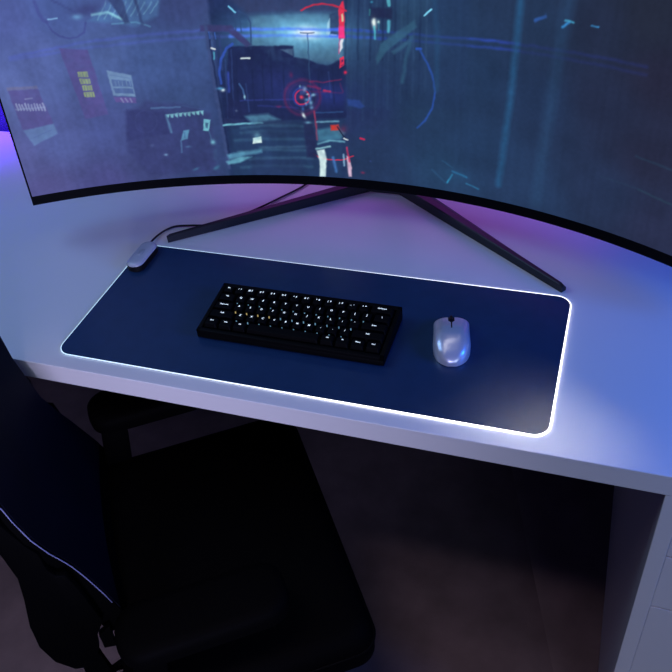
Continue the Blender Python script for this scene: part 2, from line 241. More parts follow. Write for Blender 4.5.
["L",[[0.0939,0.2931],[0.1047,0.3015]],0.00232,[130,220,250],1,0.00077],
["L",[[0.0822,0.2432],[0.0885,0.2437]],0.00341,[48,90,200],0.9,0.00093],
["L",[[0.0878,0.2406],[0.099,0.2219],[0.1072,0.2043],[0.1123,0.1798],[0.1077,0.1536],[0.0962,0.1309],[0.0827,0.1176]],0.0031,[44,84,178],0.7,0.00124],
["P",[[-0.0346,0.1563],[-0.0144,0.1542],[-0.0056,0.1447],[-0.0117,0.141],[-0.0336,0.1446]],[46,74,150],0.7,0.00186],
["P",[[-0.0402,0.2952],[-0.0347,0.3069],[-0.0318,0.3084],[-0.0312,0.2924],[-0.034,0.2528],[-0.0429,0.2525]],[222,52,84],1,0.00093],
["P",[[-0.0416,0.2699],[-0.033,0.2702],[-0.0339,0.2535],[-0.0427,0.2533]],[250,60,150],0.8,0.00186],
["P",[[-0.0367,0.2879],[-0.0334,0.2902],[-0.0341,0.2776],[-0.0373,0.2775]],[205,205,165],0.9,0.00077],
["P",[[-0.0423,0.2495],[-0.036,0.252],[-0.0371,0.2381],[-0.0446,0.2285]],[222,226,236],1,0.00093],
["P",[[-0.0424,0.2533],[-0.0404,0.2533],[-0.0428,0.2286],[-0.0452,0.2285]],[150,60,120],0.7,0.00093],
["P",[[-0.0432,0.2215],[-0.036,0.2249],[-0.0368,0.2107],[-0.0442,0.2056]],[225,50,84],1,0.00077],
["P",[[-0.0409,0.2188],[-0.0375,0.2202],[-0.0378,0.2162],[-0.0412,0.2145]],[90,40,90],1,0.00062],
["L",[[-0.0411,0.2097],[-0.0381,0.2115]],0.00124,[90,40,90],0.8,0.00062],
["G",[-0.0355,0.1996],0.00248,0.00248,[225,45,85],1,0],
["L",[[-0.1,0.293],[-0.0916,0.2982],[-0.0801,0.3019],[-0.0658,0.3035],[-0.05,0.3018],[-0.0376,0.2981],[-0.0284,0.294]],0.00232,[205,45,72],0.95,0.00093],
["L",[[-0.1004,0.0565],[-0.0902,0.0509],[-0.0763,0.047],[-0.0621,0.0464],[-0.0459,0.0496],[-0.0297,0.0563]],0.00186,[215,50,78],0.95,0.00077],
["P",[[-0.1122,0.1785],[-0.1024,0.1754],[-0.0945,0.1689],[-0.0853,0.1575],[-0.0919,0.1386],[-0.0957,0.1142],[-0.093,0.0824],[-0.0939,0.0494],[-0.1118,0.0486],[-0.113,0.1137],[-0.1205,0.1447]],[36,44,84],0.85,0.00232],
["L",[[-0.0811,0.1568],[-0.0819,0.152],[-0.0834,0.1473],[-0.0856,0.1428],[-0.0885,0.1387],[-0.092,0.1349],[-0.096,0.1317],[-0.1004,0.1292],[-0.1051,0.1273],[-0.11,0.1262],[-0.1149,0.1259],[-0.1196,0.1263],[-0.1242,0.1276],[-0.1284,0.1296],[-0.1321,0.1323],[-0.1352,0.1356],[-0.1377,0.1395],[-0.1395,0.1437],[-0.1406,0.1483],[-0.1409,0.153],[-0.1404,0.1578],[-0.1391,0.1625],[-0.1371,0.167],[-0.1345,0.1712],[-0.1313,0.175],[-0.1275,0.1783],[-0.1233,0.181],[-0.1189,0.1831],[-0.1142,0.1845],[-0.1094,0.1851],[-0.1047,0.185],[-0.1002,0.1842],[-0.0959,0.1826],[-0.092,0.1804],[-0.0886,0.1776],[-0.0857,0.1742],[-0.0835,0.1703],[-0.0819,0.166],[-0.0811,0.1615],[-0.0811,0.1568]],0.00403,[125,42,92],0.5,0.00279],
["L",[[-0.0871,0.1566],[-0.0877,0.1528],[-0.0889,0.149],[-0.0907,0.1454],[-0.093,0.1421],[-0.0958,0.1391],[-0.099,0.1366],[-0.1026,0.1346],[-0.1063,0.1331],[-0.1102,0.1322],[-0.1141,0.1319],[-0.1179,0.1323],[-0.1215,0.1333],[-0.1248,0.1349],[-0.1278,0.1371],[-0.1303,0.1397],[-0.1323,0.1428],[-0.1338,0.1462],[-0.1346,0.1498],[-0.1349,0.1536],[-0.1345,0.1574],[-0.1335,0.1612],[-0.1319,0.1648],[-0.1298,0.1682],[-0.1272,0.1712],[-0.1242,0.1739],[-0.1209,0.176],[-0.1173,0.1777],[-0.1135,0.1788],[-0.1097,0.1793],[-0.106,0.1792],[-0.1023,0.1786],[-0.0989,0.1773],[-0.0957,0.1756],[-0.093,0.1733],[-0.0907,0.1705],[-0.0889,0.1674],[-0.0877,0.164],[-0.0871,0.1603],[-0.0871,0.1566]],0.00155,[90,50,110],0.4,0.00155],
["L",[[-0.0955,0.1572],[-0.0959,0.1547],[-0.0967,0.1523],[-0.0979,0.15],[-0.0994,0.1479],[-0.1012,0.146],[-0.1032,0.1444],[-0.1055,0.1431],[-0.1079,0.1421],[-0.1104,0.1416],[-0.1128,0.1414],[-0.1153,0.1417],[-0.1176,0.1423],[-0.1197,0.1433],[-0.1217,0.1447],[-0.1233,0.1464],[-0.1246,0.1483],[-0.1255,0.1505],[-0.1261,0.1528],[-0.1262,0.1552],[-0.126,0.1577],[-0.1254,0.1601],[-0.1244,0.1624],[-0.123,0.1646],[-0.1213,0.1666],[-0.1194,0.1683],[-0.1173,0.1697],[-0.1149,0.1708],[-0.1125,0.1715],[-0.1101,0.1719],[-0.1076,0.1718],[-0.1053,0.1714],[-0.1031,0.1706],[-0.101,0.1694],[-0.0993,0.1679],[-0.0978,0.1662],[-0.0967,0.1641],[-0.0959,0.1619],[-0.0955,0.1596],[-0.0955,0.1572]],0.00217,[60,80,190],0.5,0.00124],
["L",[[-0.0987,0.1562],[-0.099,0.1543],[-0.0996,0.1523],[-0.1005,0.1505],[-0.1017,0.1488],[-0.1032,0.1473],[-0.1048,0.146],[-0.1066,0.145],[-0.1086,0.1442],[-0.1105,0.1438],[-0.1125,0.1436],[-0.1145,0.1438],[-0.1163,0.1444],[-0.118,0.1452],[-0.1196,0.1463],[-0.1209,0.1476],[-0.1219,0.1492],[-0.1227,0.1509],[-0.1231,0.1527],[-0.1232,0.1547],[-0.123,0.1567],[-0.1225,0.1586],[-0.1217,0.1605],[-0.1207,0.1622],[-0.1193,0.1638],[-0.1178,0.1652],[-0.1161,0.1663],[-0.1142,0.1672],[-0.1123,0.1677],[-0.1103,0.168],[-0.1083,0.168],[-0.1065,0.1676],[-0.1047,0.167],[-0.1031,0.1661],[-0.1017,0.1649],[-0.1005,0.1634],[-0.0996,0.1618],[-0.099,0.16],[-0.0986,0.1582],[-0.0987,0.1562]],0.00201,[205,50,92],0.95,0.00077],
["G",[-0.1118,0.1559],0.00341,0.0031,[255,70,100],1,0],
["G",[-0.1055,0.1695],0.0031,0.00403,[215,240,245],0.95,20],
["G",[-0.1127,0.1735],0.00155,0.00248,[150,200,230],0.8,0],
["G",[-0.0919,0.1598],0.00403,0.00248,[150,205,240],0.85,-20],
["G",[-0.0972,0.1469],0.0031,0.00403,[130,190,230],0.8,0],
["G",[-0.1028,0.1519],0.00403,0.00217,[90,160,220],0.7,0],
["G",[-0.1115,0.1251],0.00217,0.00465,[220,245,245],0.95,-25],
["G",[-0.0971,0.1384],0.0031,0.0031,[110,170,215],0.7,0],
["G",[-0.1044,0.113],0.0062,0.00248,[110,170,200],0.8,0],
["P",[[-0.1145,0.1718],[-0.1073,0.1769],[-0.1012,0.1704],[-0.1054,0.1603],[-0.1139,0.1601]],[60,80,150],0.6,0.00124],
["G",[-0.1011,0.1612],0.00232,0.00155,[200,230,250],0.8,0],
["G",[-0.0983,0.1545],0.00201,0.0031,[110,170,225],0.8,0],
["G",[-0.1051,0.145],0.00186,0.0031,[130,190,235],0.7,0],
["G",[-0.1118,0.1363],0.00232,0.00387,[60,110,180],0.6,0],
["L",[[-0.0967,0.1829],[-0.075,0.1819],[-0.0428,0.1872]],0.00186,[160,45,90],0.6,0.00124],
["L",[[-0.099,0.1754],[-0.0792,0.171]],0.00372,[150,45,95],0.6,0.00155],
["L",[[-0.0727,0.1679],[-0.0626,0.1675]],0.00341,[225,50,85],0.7,0.00124],
["L",[[-0.0965,0.1655],[-0.0425,0.1659]],0.00217,[120,45,100],0.4,0.00155],
["G",[-0.1259,0.1931],0.0031,0.00465,[110,40,90],0.6,0],
["G",[-0.1526,0.1399],0.00465,0.00186,[140,40,90],0.6,0],
["L",[[-0.0449,0.1806],[-0.0407,0.1676]],0.00217,[110,45,95],0.5,0.00124],
["L",[[-0.0925,0.1317],[-0.0907,0.1109],[-0.0913,0.0824]],0.00279,[170,60,90],0.75,0.00124],
["L",[[-0.0888,0.1136],[-0.0523,0.1171]],0.00279,[120,180,205],0.75,0.00124],
["L",[[-0.0892,0.1301],[-0.0444,0.1339]],0.00186,[60,110,170],0.6,0.00124],
["P",[[-0.0899,0.1004],[-0.0564,0.1073],[-0.0414,0.0976],[-0.0509,0.0846],[-0.0898,0.0789]],[76,140,168],0.65,0.00279],
["L",[[-0.0901,0.0753],[-0.0685,0.0818],[-0.0441,0.0815]],0.0031,[120,190,210],0.7,0.00155],
["L",[[-0.0943,0.066],[-0.0693,0.0709]],0.00279,[160,220,225],0.8,0.00139],
["P",[[-0.0666,0.1093],[-0.0526,0.1118],[-0.0507,0.1014],[-0.0656,0.0997]],[210,62,56],0.95,0.00155],
["G",[-0.0446,0.1027],0.0062,0.00775,[120,50,90],0.5,30],
["L",[[-0.0547,0.1074],[-0.0468,0.0937],[-0.0395,0.0854]],0.00217,[26,30,60],0.95,0.00077],
["L",[[-0.0446,0.0877],[-0.0378,0.0846]],0.00186,[225,240,245],0.9,0.00077],
["P",[[-0.0937,0.0633],[-0.0794,0.0658],[-0.0772,0.0466],[-0.0813,0.0144],[-0.0922,0.0138],[-0.0893,0.0404]],[215,242,242],0.95,0.00155],
["L",[[-0.0654,0.051],[-0.0617,0.0252]],0.00465,[70,125,195],0.7,0.00186],
["L",[[-0.0463,0.0578],[-0.0467,0.0375]],0.00279,[150,200,230],0.8,0.00124],
["P",[[-0.042,0.0563],[-0.0377,0.0548],[-0.0334,0.0348],[-0.0343,0.0179],[-0.0397,0.0174]],[225,190,215],0.9,0.00124],
["L",[[-0.0394,0.071],[-0.0373,0.0456]],0.00248,[215,50,95],0.85,0.00124],
["L",[[-0.0158,0.0892],[-0.0092,0.0883]],0.00341,[205,40,80],0.85,0.00077],
["G",[-0.0142,0.0272],0.00341,0.00201,[150,45,85],0.7,0],
["G",[0.0001,0.0498],0.00186,0.00155,[60,80,150],0.6,0],
["L",[[0.2379,0.3333],[0.2355,0.2502],[0.2319,0.1728],[0.227,0.1033],[0.2225,0.0429]],0.01007,[40,84,126],0.75,0.00372],
["L",[[0.307,0.3403],[0.3005,0.273],[0.2963,0.202],[0.291,0.1167],[0.2865,0.027]],0.01705,[42,70,106],0.5,0.0062],
["L",[[0.1091,0.321],[0.1145,0.259],[0.1139,0.1831]],0.00775,[40,76,116],0.5,0.0031],
["L",[[0.2611,0.3002],[0.275,0.3077]],0.00465,[48,88,160],0.8,0.00139],
["L",[[0.3007,0.2971],[0.31,0.3036]],0.00372,[54,130,195],0.9,0.00124],
["L",[[0.304,0.3054],[0.3156,0.3043]],0.00248,[70,165,205],0.9,0.00124],
["L",[[0.3412,0.3039],[0.3511,0.3034]],0.00217,[56,135,195],0.8,0.00093],
["L",[[0.1352,0.0291],[0.1435,0.0449]],0.00279,[50,150,195],0.85,0.00108],
["L",[[0.1434,0.0502],[0.1572,0.0474],[0.1677,0.044]],0.0031,[46,125,175],0.8,0.00155],
["L",[[0.1258,0.0667],[0.1432,0.0573]],0.00217,[44,90,130],0.6,0.00124],
["L",[[0.1681,0.0334],[0.189,0.0286]],0.00248,[48,120,165],0.7,0.00139],
["L",[[0.1087,0.0481],[0.1335,0.027]],0.00279,[46,86,126],0.6,0.00155],
["G",[0.1487,0.044],0.0217,0.0124,[44,84,124],0.45,0],
["L",[[0.4318,0.1419],[0.4603,0.14],[0.4901,0.1377]],0.00279,[40,60,84],0.7,0.00155],
["L",[[0.4431,0.0952],[0.471,0.0922],[0.5017,0.0894]],0.00232,[42,66,86],0.7,0.00155],
["L",[[0.3838,0.0974],[0.4459,0.0962]],0.00217,[40,58,84],0.5,0.00155]]""")
C = bpy.context.scene.collection
SC = bpy.context.scene
PI = math.pi

# ------------------------------------------------------------------ materials
def mat(name, col, rough=.5, metal=0., spec=.5, bump=None, vary=None, emit=None, strength=0., coat=0., sheen=0.):
    m = bpy.data.materials.new(name); m.use_nodes = True
    nt = m.node_tree; b = nt.nodes['Principled BSDF']
    b.inputs['Base Color'].default_value = (*col, 1)
    b.inputs['Roughness'].default_value = rough
    b.inputs['Metallic'].default_value = metal
    b.inputs['Specular IOR Level'].default_value = spec
    b.inputs['Coat Weight'].default_value = coat
    b.inputs['Coat Roughness'].default_value = .15
    b.inputs['Sheen Weight'].default_value = sheen
    if emit:
        b.inputs['Emission Color'].default_value = (*emit, 1)
        b.inputs['Emission Strength'].default_value = strength
    tc = nt.nodes.new('ShaderNodeTexCoord')
    if vary:
        scale, amt = vary
        n = nt.nodes.new('ShaderNodeTexNoise'); n.inputs['Scale'].default_value = scale; n.inputs['Detail'].default_value = 5
        nt.links.new(tc.outputs['Object'], n.inputs['Vector'])
        r = nt.nodes.new('ShaderNodeValToRGB')
        r.color_ramp.elements[0].position = .3; r.color_ramp.elements[1].position = .7
        r.color_ramp.elements[0].color = (*[max(0, c*(1-amt)) for c in col], 1)
        r.color_ramp.elements[1].color = (*[min(1, c*(1+amt)) for c in col], 1)
        nt.links.new(n.outputs['Fac'], r.inputs['Fac']); nt.links.new(r.outputs['Color'], b.inputs['Base Color'])
    if bump:
        scale, st, dist = bump
        n2 = nt.nodes.new('ShaderNodeTexNoise'); n2.inputs['Scale'].default_value = scale; n2.inputs['Detail'].default_value = 3
        nt.links.new(tc.outputs['Object'], n2.inputs['Vector'])
        bp = nt.nodes.new('ShaderNodeBump'); bp.inputs['Strength'].default_value = st; bp.inputs['Distance'].default_value = dist
        nt.links.new(n2.outputs['Fac'], bp.inputs['Height']); nt.links.new(bp.outputs['Normal'], b.inputs['Normal'])
    return m

M = dict(
    desk=mat('white_laminate', (.74, .74, .76), .42, spec=.4, bump=(900, .05, .0004), vary=(3, .02)),
    cabinet=mat('white_painted_board', (.72, .72, .74), .45, vary=(2, .02)),
    gapdark=mat('drawer_shadow_gap', (.6, .6, .62), .6, vary=(2, .05)),
    wall=mat('painted_wall', (.04, .03, .11), .85, bump=(60, .1, .002), vary=(4, .04)),
    floor=mat('dark_floor', (.15, .113, .132), .8, bump=(300, .3, .002), vary=(9, .22)),
    mat_=mat('dark_rug', (.115, .085, .10), .9, bump=(500, .4, .002), vary=(14, .2)),
    pad=mat('pad_cloth', (.012, .040, .105),  .27, spec=.5, bump=(2500, .25, .0003), vary=(40, .06)),
    black=mat('black_plastic', (.004, .004, .005), .5, spec=.25, vary=(30, .1)),
    bezel=mat('bezel_plastic', (.0012, .0014, .0024), .5, spec=.06, vary=(20, .1)),
    stand=mat('stand_metal', (.013, .015, .022), .4, spec=.3, vary=(20, .1)),
    shellback=mat('monitor_shell', (.6, .6, .62), .35, vary=(20, .05)),
    keycap=mat('keycap_plastic', (.0015, .0015, .002), .6, spec=.08, vary=(60, .1)),
    case=mat('keyboard_case', (.0015, .0015, .002), .6, spec=.08, vary=(60, .1)),
    legend=mat('legend_glow', (.6, .7, .75), .5, emit=(.80, .93, 1.0), strength=.85, vary=(30, .02)),
    sideglow=mat('side_legend_glow', (.2, .3, .35), .5, emit=(.16, .36, .48), strength=.55, vary=(30, .02)),
    goldglow=mat('gold_legend_glow', (.4, .3, .1), .5, emit=(.62, .46, .16), strength=.6, vary=(30, .02)),
    mouse=mat('mouse_pearl', (.72, .77, .90), .30, metal=.5, coat=.25, vary=(10, .02)),
    control=mat('controller_plastic', (.42, .45, .52), .34, spec=.5, vary=(30, .05)),
    controlb=mat('controller_button', (.34, .37, .44), .4, vary=(30, .05)),
    cable=mat('cable_rubber', (.006, .006, .008), .5, vary=(30, .1)),
    leather=mat('chair_leather', (.0005, .0005, .0007), .7, spec=.025, bump=(220, .25, .001), vary=(15, .15)),
    face=mat('chair_face_fabric', (.002, .0025, .008), .65, spec=.07, bump=(400, .3, .001), vary=(15, .15)),
    piping=mat('chair_piping', (.16, .17, .30), .5, vary=(30, .05)),
    chairplastic=mat('chair_plastic', (.0006, .0006, .0008), .6, spec=.03, vary=(15, .1)),
    chrome=mat('chair_steel', (.25, .25, .28), .35, metal=.9, vary=(20, .05)),
)

# light strip round the pad: emission raised towards the near right corner for bloom, colour whiter there
def rim_material():
    m = bpy.data.materials.new('rim_led'); m.use_nodes = True
    nt = m.node_tree; b = nt.nodes['Principled BSDF']
    b.inputs['Base Color'].default_value = (.8, .85, .9, 1)
    tc = nt.nodes.new('ShaderNodeTexCoord')
    d = nt.nodes.new('ShaderNodeVectorMath'); d.operation = 'DISTANCE'
    d.inputs[1].default_value = (.738, -.02, 0)
    nt.links.new(tc.outputs['Object'], d.inputs[0])
    mr = nt.nodes.new('ShaderNodeMapRange'); mr.inputs['From Min'].default_value = 0.; mr.inputs['From Max'].default_value = .62
    mr.inputs['To Min'].default_value = RIM_HI; mr.inputs['To Max'].default_value = RIM_LO
    mr.interpolation_type = 'SMOOTHERSTEP'
    nt.links.new(d.outputs['Value'], mr.inputs['Value'])
    r = nt.nodes.new('ShaderNodeValToRGB')
    r.color_ramp.elements[0].position = .25; r.color_ramp.elements[0].color = (1, .97, .95, 1)
    r.color_ramp.elements[1].position = .75; r.color_ramp.elements[1].color = (.52, .84, 1, 1)
    nt.links.new(d.outputs['Value'], r.inputs['Fac'])
    nt.links.new(r.outputs['Color'], b.inputs['Emission Color'])
    nt.links.new(mr.outputs['Result'], b.inputs['Emission Strength'])
    return m

# ------------------------------------------------------------------ mesh helpers
class MB:
    def __init__(s): s.bm = bmesh.new()
    def box(s, lo, hi, bev=0., seg=2, mtx=None):
        b = bmesh.new(); bmesh.ops.create_cube(b, size=1)
        for v in b.verts: v.co = Vector([lo[i] + (v.co[i]+.5)*(hi[i]-lo[i]) for i in range(3)])
        if bev: bmesh.ops.bevel(b, geom=list(b.edges), offset=bev, segments=seg, affect='EDGES', profile=.5)
        if mtx: bmesh.ops.transform(b, matrix=mtx, verts=list(b.verts))
        s._merge(b); return s
    def _merge(s, b):
        me = bpy.data.meshes.new('tmp'); b.to_mesh(me); b.free(); s.bm.from_mesh(me); bpy.data.meshes.remove(me)
    def loft(s, rings, cap=True, close=True):
        vs = [[s.bm.verts.new(p) for p in r] for r in rings]
        n = len(vs[0])
        for a, b in zip(vs, vs[1:]):
            for i in range(n if close else n-1):
                j = (i+1) % n
                s.bm.faces.new((a[i], a[j], b[j], b[i]))
        if cap:
            s.bm.faces.new(vs[0][::-1]); s.bm.faces.new(vs[-1])
        return s
    def tube(s, pts, rad, n=10, closed=False):
        pts = [Vector(p) for p in pts]; k = len(pts)
        rads = rad if isinstance(rad, (list, tuple)) else [rad]*k
        rings = []
        for i, p in enumerate(pts):
            if closed: t = pts[(i+1) % k] - pts[i-1]
            else: t = pts[min(i+1, k-1)] - pts[max(i-1, 0)]
            t.normalize()
            up = Vector((0, 0, 1)) if abs(t.z) < .95 else Vector((1, 0, 0))
            x = t.cross(up).normalized(); y = x.cross(t).normalized()
            rings.append([p + (x*math.cos(2*PI*j/n) + y*math.sin(2*PI*j/n))*rads[i] for j in range(n)])
        if closed: rings.append(rings[0]); s.loft_closed(rings[:-1])
        else: s.loft(rings)
        return s
    def loft_closed(s, rings):
        vs = [[s.bm.verts.new(p) for p in r] for r in rings]; n = len(vs[0]); k = len(vs)
        for i in range(k):
            a, b = vs[i], vs[(i+1) % k]
            for j in range(n): s.bm.faces.new((a[j], a[(j+1) % n], b[(j+1) % n], b[j]))
    def prism(s, poly, axis, a, b, bev=0.):
        # poly: 2D points; axis 'n' extrude along y (u,z plane), 'z' along z
        def P(p, t): return (p[0], t, p[1]) if axis == 'n' else ((p[0], p[1], t) if axis == 'z' else (t, p[0], p[1]))
        b2 = bmesh.new()
        va = [b2.verts.new(P(p, a)) for p in poly]; vb = [b2.verts.new(P(p, b)) for p in poly]
        n = len(poly)
        b2.faces.new(va); b2.faces.new(vb[::-1])
        for i in range(n): b2.faces.new((va[i], vb[i], vb[(i+1) % n], va[(i+1) % n]))
        bmesh.ops.recalc_face_normals(b2, faces=list(b2.faces))
        if bev: bmesh.ops.bevel(b2, geom=list(b2.edges), offset=bev, segments=2, affect='EDGES', profile=.5)
        s._merge(b2); return s
    def obj(s, name, m, parent=None, loc=None, rot=None, smooth=False, kind=None, label=None):
        bmesh.ops.recalc_face_normals(s.bm, faces=list(s.bm.faces))
        me = bpy.data.meshes.new(name); s.bm.to_mesh(me); s.bm.free()
        me.materials.append(m)
        if smooth:
            for p in me.polygons: p.use_smooth = True
            if smooth != True: me.set_sharp_from_angle(angle=math.radians(smooth))
        o = bpy.data.objects.new(name, me); C.objects.link(o)
        if parent: o.parent = parent
        if loc: o.location = loc
        if rot: o.rotation_euler = rot
        if kind: o['kind'] = kind
        if label: o['label'] = label
        return o

def thing(name, label, cat, loc, rz=0., group=None):
    o = bpy.data.objects.new(name, None); C.objects.link(o)
    o.empty_display_size = .05
    o.location = loc; o.rotation_euler = (0, 0, rz); o['label'] = label; o['category'] = cat
    if group: o['group'] = group
    return o

def rrect(x0, x1, y0, y1, r, z, k=6):
    out = []
    for cx, cy, a in ((x1-r, y1-r, 0), (x0+r, y1-r, PI/2), (x0+r, y0+r, PI), (x1-r, y0+r, 1.5*PI)):
        for i in range(k+1):
            t = a + PI/2*i/k
            out.append((cx+r*math.cos(t), cy+r*math.sin(t), z))
    return out

DT = .78      # desk top height
# ------------------------------------------------------------------ setting
o = MB().box((-2.2, -1.6, -.06), (2.6, .66, 0)).obj('floor', M['floor'], kind='structure')
o = MB().box((-2.2, .66, -.06), (2.6, .76, 2.6)).obj('wall_back', M['wall'], kind='structure')

# ------------------------------------------------------------------ desk
desk = thing('desk', 'white desk with a thick top carrying the curved monitor and lit mouse pad', 'desk', (0, 0, 0))
MB().box((-.95, -.028, DT-.035), (1.36, .64, DT), .0012, 2).obj('desktop', M['desk'], desk)
MB().box((-.95, -.015, 0), (-.92, .62, DT-.035), .001).obj('side_panel', M['cabinet'], desk)

# ------------------------------------------------------------------ drawer cabinet
X0, X1 = .8829, 1.33
cab = thing('drawer_cabinet', 'white drawer cabinet under the right end of the desk', 'cabinet', ((X0+X1)/2, .29, 0))
def cabp(lo, hi, name, m, bev=.0008, **k):
    return MB().box([lo[0]-(X0+X1)/2, lo[1]-.29, lo[2]], [hi[0]-(X0+X1)/2, hi[1]-.29, hi[2]], bev).obj(name, m, cab, **k)
cabp((X0, -.0275, 0), (X0+.0215, .61, DT-.0352), 'side_panel', M['cabinet'])
cabp((X1-.0215, -.0275, 0), (X1, .61, DT-.0352), 'side_panel', M['cabinet'])
cabp((X0+.0215, .59, .03), (X1-.0215, .61, DT-.0352), 'back_panel', M['cabinet'])
cabp((X0+.0215, -.018, .03), (X1-.0215, .59, .05), 'bottom_panel', M['cabinet'])
cabp((X0+.0215, -.02, DT-.05), (X1-.0215, .59, DT-.0352), 'top_panel', M['cabinet'])
for z0, z1 in ((.6222, .7392), (.5005, .6198), (.30, .4982), (.06, .2975)):
    cabp((X0+.0219, -.0268, z0), (X1-.0219, -.008, z1), 'drawer', M['cabinet'], .0010)
cabp((X0+.0215, -.0075, .05), (X1-.0215, .0, DT-.05), 'inner_frame', M['gapdark'])

# ------------------------------------------------------------------ mouse pad
PW, PD = .7352, .2910
pad = thing('mouse_pad', 'large dark navy mouse pad with a glowing white rim on the desk', 'mouse pad', (.0016, -.0016, DT+.0002))
b = MB(); b.loft([rrect(.001, PW-.001, .001, PD-.001, .021, .0, 10), rrect(0, PW, 0, PD, .022, .0005, 10),
                  rrect(0, PW, 0, PD, .022, .0015, 10), rrect(.0008, PW-.0008, .0008, PD-.0008, .0215, .0019, 10)])
b.obj('cloth', M['pad'], pad)
rp = []
base_r = rrect(0, PW, 0, PD, .022, .0013, 12)
for i, p in enumerate(base_r):                       # resample long straights
    q = base_r[(i+1) % len(base_r)]
    L = math.dist(p, q); n = max(1, int(L/.03))
    for j in range(n): rp.append(tuple(p[a] + (q[a]-p[a])*j/n for a in range(3)))
rads = []
for p in rp:
    d = math.hypot(p[0]-PW, p[1])
    w = max(0, min(1, 1-d/.5)); w = w*w*(3-2*w)
    side = .0007 + .0007*w  # strip thickened towards the near right corner to stand in for bloom
    rads.append(side)
b = MB(); b.tube(rp, rads, 8, closed=True); b.obj('light_strip', rim_material(), pad, smooth=True)
# controller in the far left corner
b = MB()
rings = []
for ins, z in ((.003, .0), (.0005, .002), (0, .005), (0, .0122), (.001, .0126)):
    rings.append(rrect(.0035+ins, .0350-ins, .2105+ins, .2850-ins, max(.002, .0150-ins), z, 8))
b.loft(rings)
ctl = b.obj('controller', M['black'], pad, smooth=50, label='rounded grey and black control box')
b = MB(); rings = []
for ins, z in ((.0006, .0122), (.0006, .0134), (.0018, .0156), (.0045, .0173), (.009, .0178)):
    rings.append(rrect(.0035+ins, .0350-ins, .2105+ins, .2850-ins, max(.002, .0150-ins), z, 8))
b.loft(rings); b.obj('top_cover', M['control'], ctl, smooth=50, label='smooth grey top cover')
b = MB(); rings = []
for ins, z in ((0, .0176), (0, .0181), (.0008, .0184)):
    rings.append(rrect(.0145+ins, .0240-ins, .239+ins, .257-ins, .0046-ins, z, 6))
b.loft(rings); b.obj('button', M['controlb'], ctl, smooth=50)
# cable
def spline(pts, n=8):
    pts = [Vector(p) for p in pts]; out = []
    for i in range(len(pts)-1):
        p0, p1, p2, p3 = pts[max(i-1, 0)], pts[i], pts[i+1], pts[min(i+2, len(pts)-1)]
        for j in range(n):
            t = j/n
            out.append(.5*((2*p1) + (p2-p0)*t + (2*p0-5*p1+4*p2-p3)*t*t + (3*p1-p0-3*p2+p3)*t**3))
    return out + [pts[-1]]
cp = [(.013, .279, .008), (.0105, .298, .006), (.0112, .3195, .0040), (.017, .340, .0027), (.0300, .354, .0027), (.0555, .3615, .0027),
      (.083, .368, .0027), (.107, .387, .0027), (.1452, .4225, .0027), (.1856, .4811, .0027), (.2168, .5341, .0027), (.235, .6, .0027), (.25, .63, .0027)]
b = MB(); b.tube(spline(cp), .0018, 8); b.obj('cable', M['cable'], pad, smooth=True, label='thin black cable')

# ------------------------------------------------------------------ keyboard
KX, KY = .352, .1325
kb = thing('keyboard', 'compact black mechanical keyboard with white lit legends on the mouse pad', 'keyboard', (KX, KY, DT+.00215))
U = .0185; TILT = math.radians(4.0); KZ = .0155
T = Matrix.Translation((0, 0, KZ)) @ Matrix.Rotation(TILT, 4, 'X')
b = MB()
hw, hd = .1465, .0545
prof = [(-hd, .0015), (-hd+.003, 0), (hd-.003, 0), (hd, .003), (hd, KZ+math.tan(TILT)*hd-.001), (-hd, KZ-math.tan(TILT)*hd-.001)]
b.prism(prof, 'x', -hw, hw, .0009)
for lo, hi in (((-hw, -hd, -.003), (-7.5*U-.001, hd, .0042)), ((7.5*U+.001, -hd, -.003), (hw, hd, .0042)),
               ((-hw, -hd, -.003), (hw, -2.5*U-.001, .0042)), ((-hw, 2.5*U+.001, -.003), (hw, hd, .0042))):
    b.box(lo, hi, .0011, 2, T)
b.obj('case', M['case'], kb, smooth=40)

def text_mesh(body, size):
    cu = bpy.data.curves.new('t', 'FONT'); cu.body = body; cu.size = size; cu.align_x = 'CENTER'; cu.align_y = 'CENTER'
    cu.extrude = .00006; cu.resolution_u = 3; cu.offset = size*.022; cu.space_line = .85
    ob = bpy.data.objects.new('t', cu)
    me = bpy.data.meshes.new_from_object(ob)
    bpy.data.objects.remove(ob); bpy.data.curves.remove(cu)
    return me

ROWS = [
    [('Esc', 1), ('1', 1), ('2', 1), ('3', 1), ('4', 1), ('5', 1), ('6', 1), ('7', 1), ('8', 1), ('9', 1), ('0', 1), ('-', 1), ('=', 1), ('Backspace', 2)],
    [('Tab', 1.5)] + [(c, 1) for c in 'QWERTYUIOP'] + [('[', 1), (']', 1), ('\\', 1.5)],
    [('Caps Lock', 1.75)] + [(c, 1) for c in 'ASDFGHJKL'] + [(';', 1), ("'", 1), ('Enter', 2.25)],
    [('Shift', 2.25)] + [(c, 1) for c in 'ZXCVBNM'] + [(',', 1), ('.', 1), ('/', 1), ('Shift', 2.75)],
    [('Ctrl', 1.25), ('Win', 1.25), ('Alt', 1.25), ('', 6.25), ('Alt', 1.25), ('Fn', 1.25), ('Menu', 1.25), ('Ctrl', 1.25)],
]
SYM = dict(zip('1234567890-=', '!@#$%^&*()_+'))
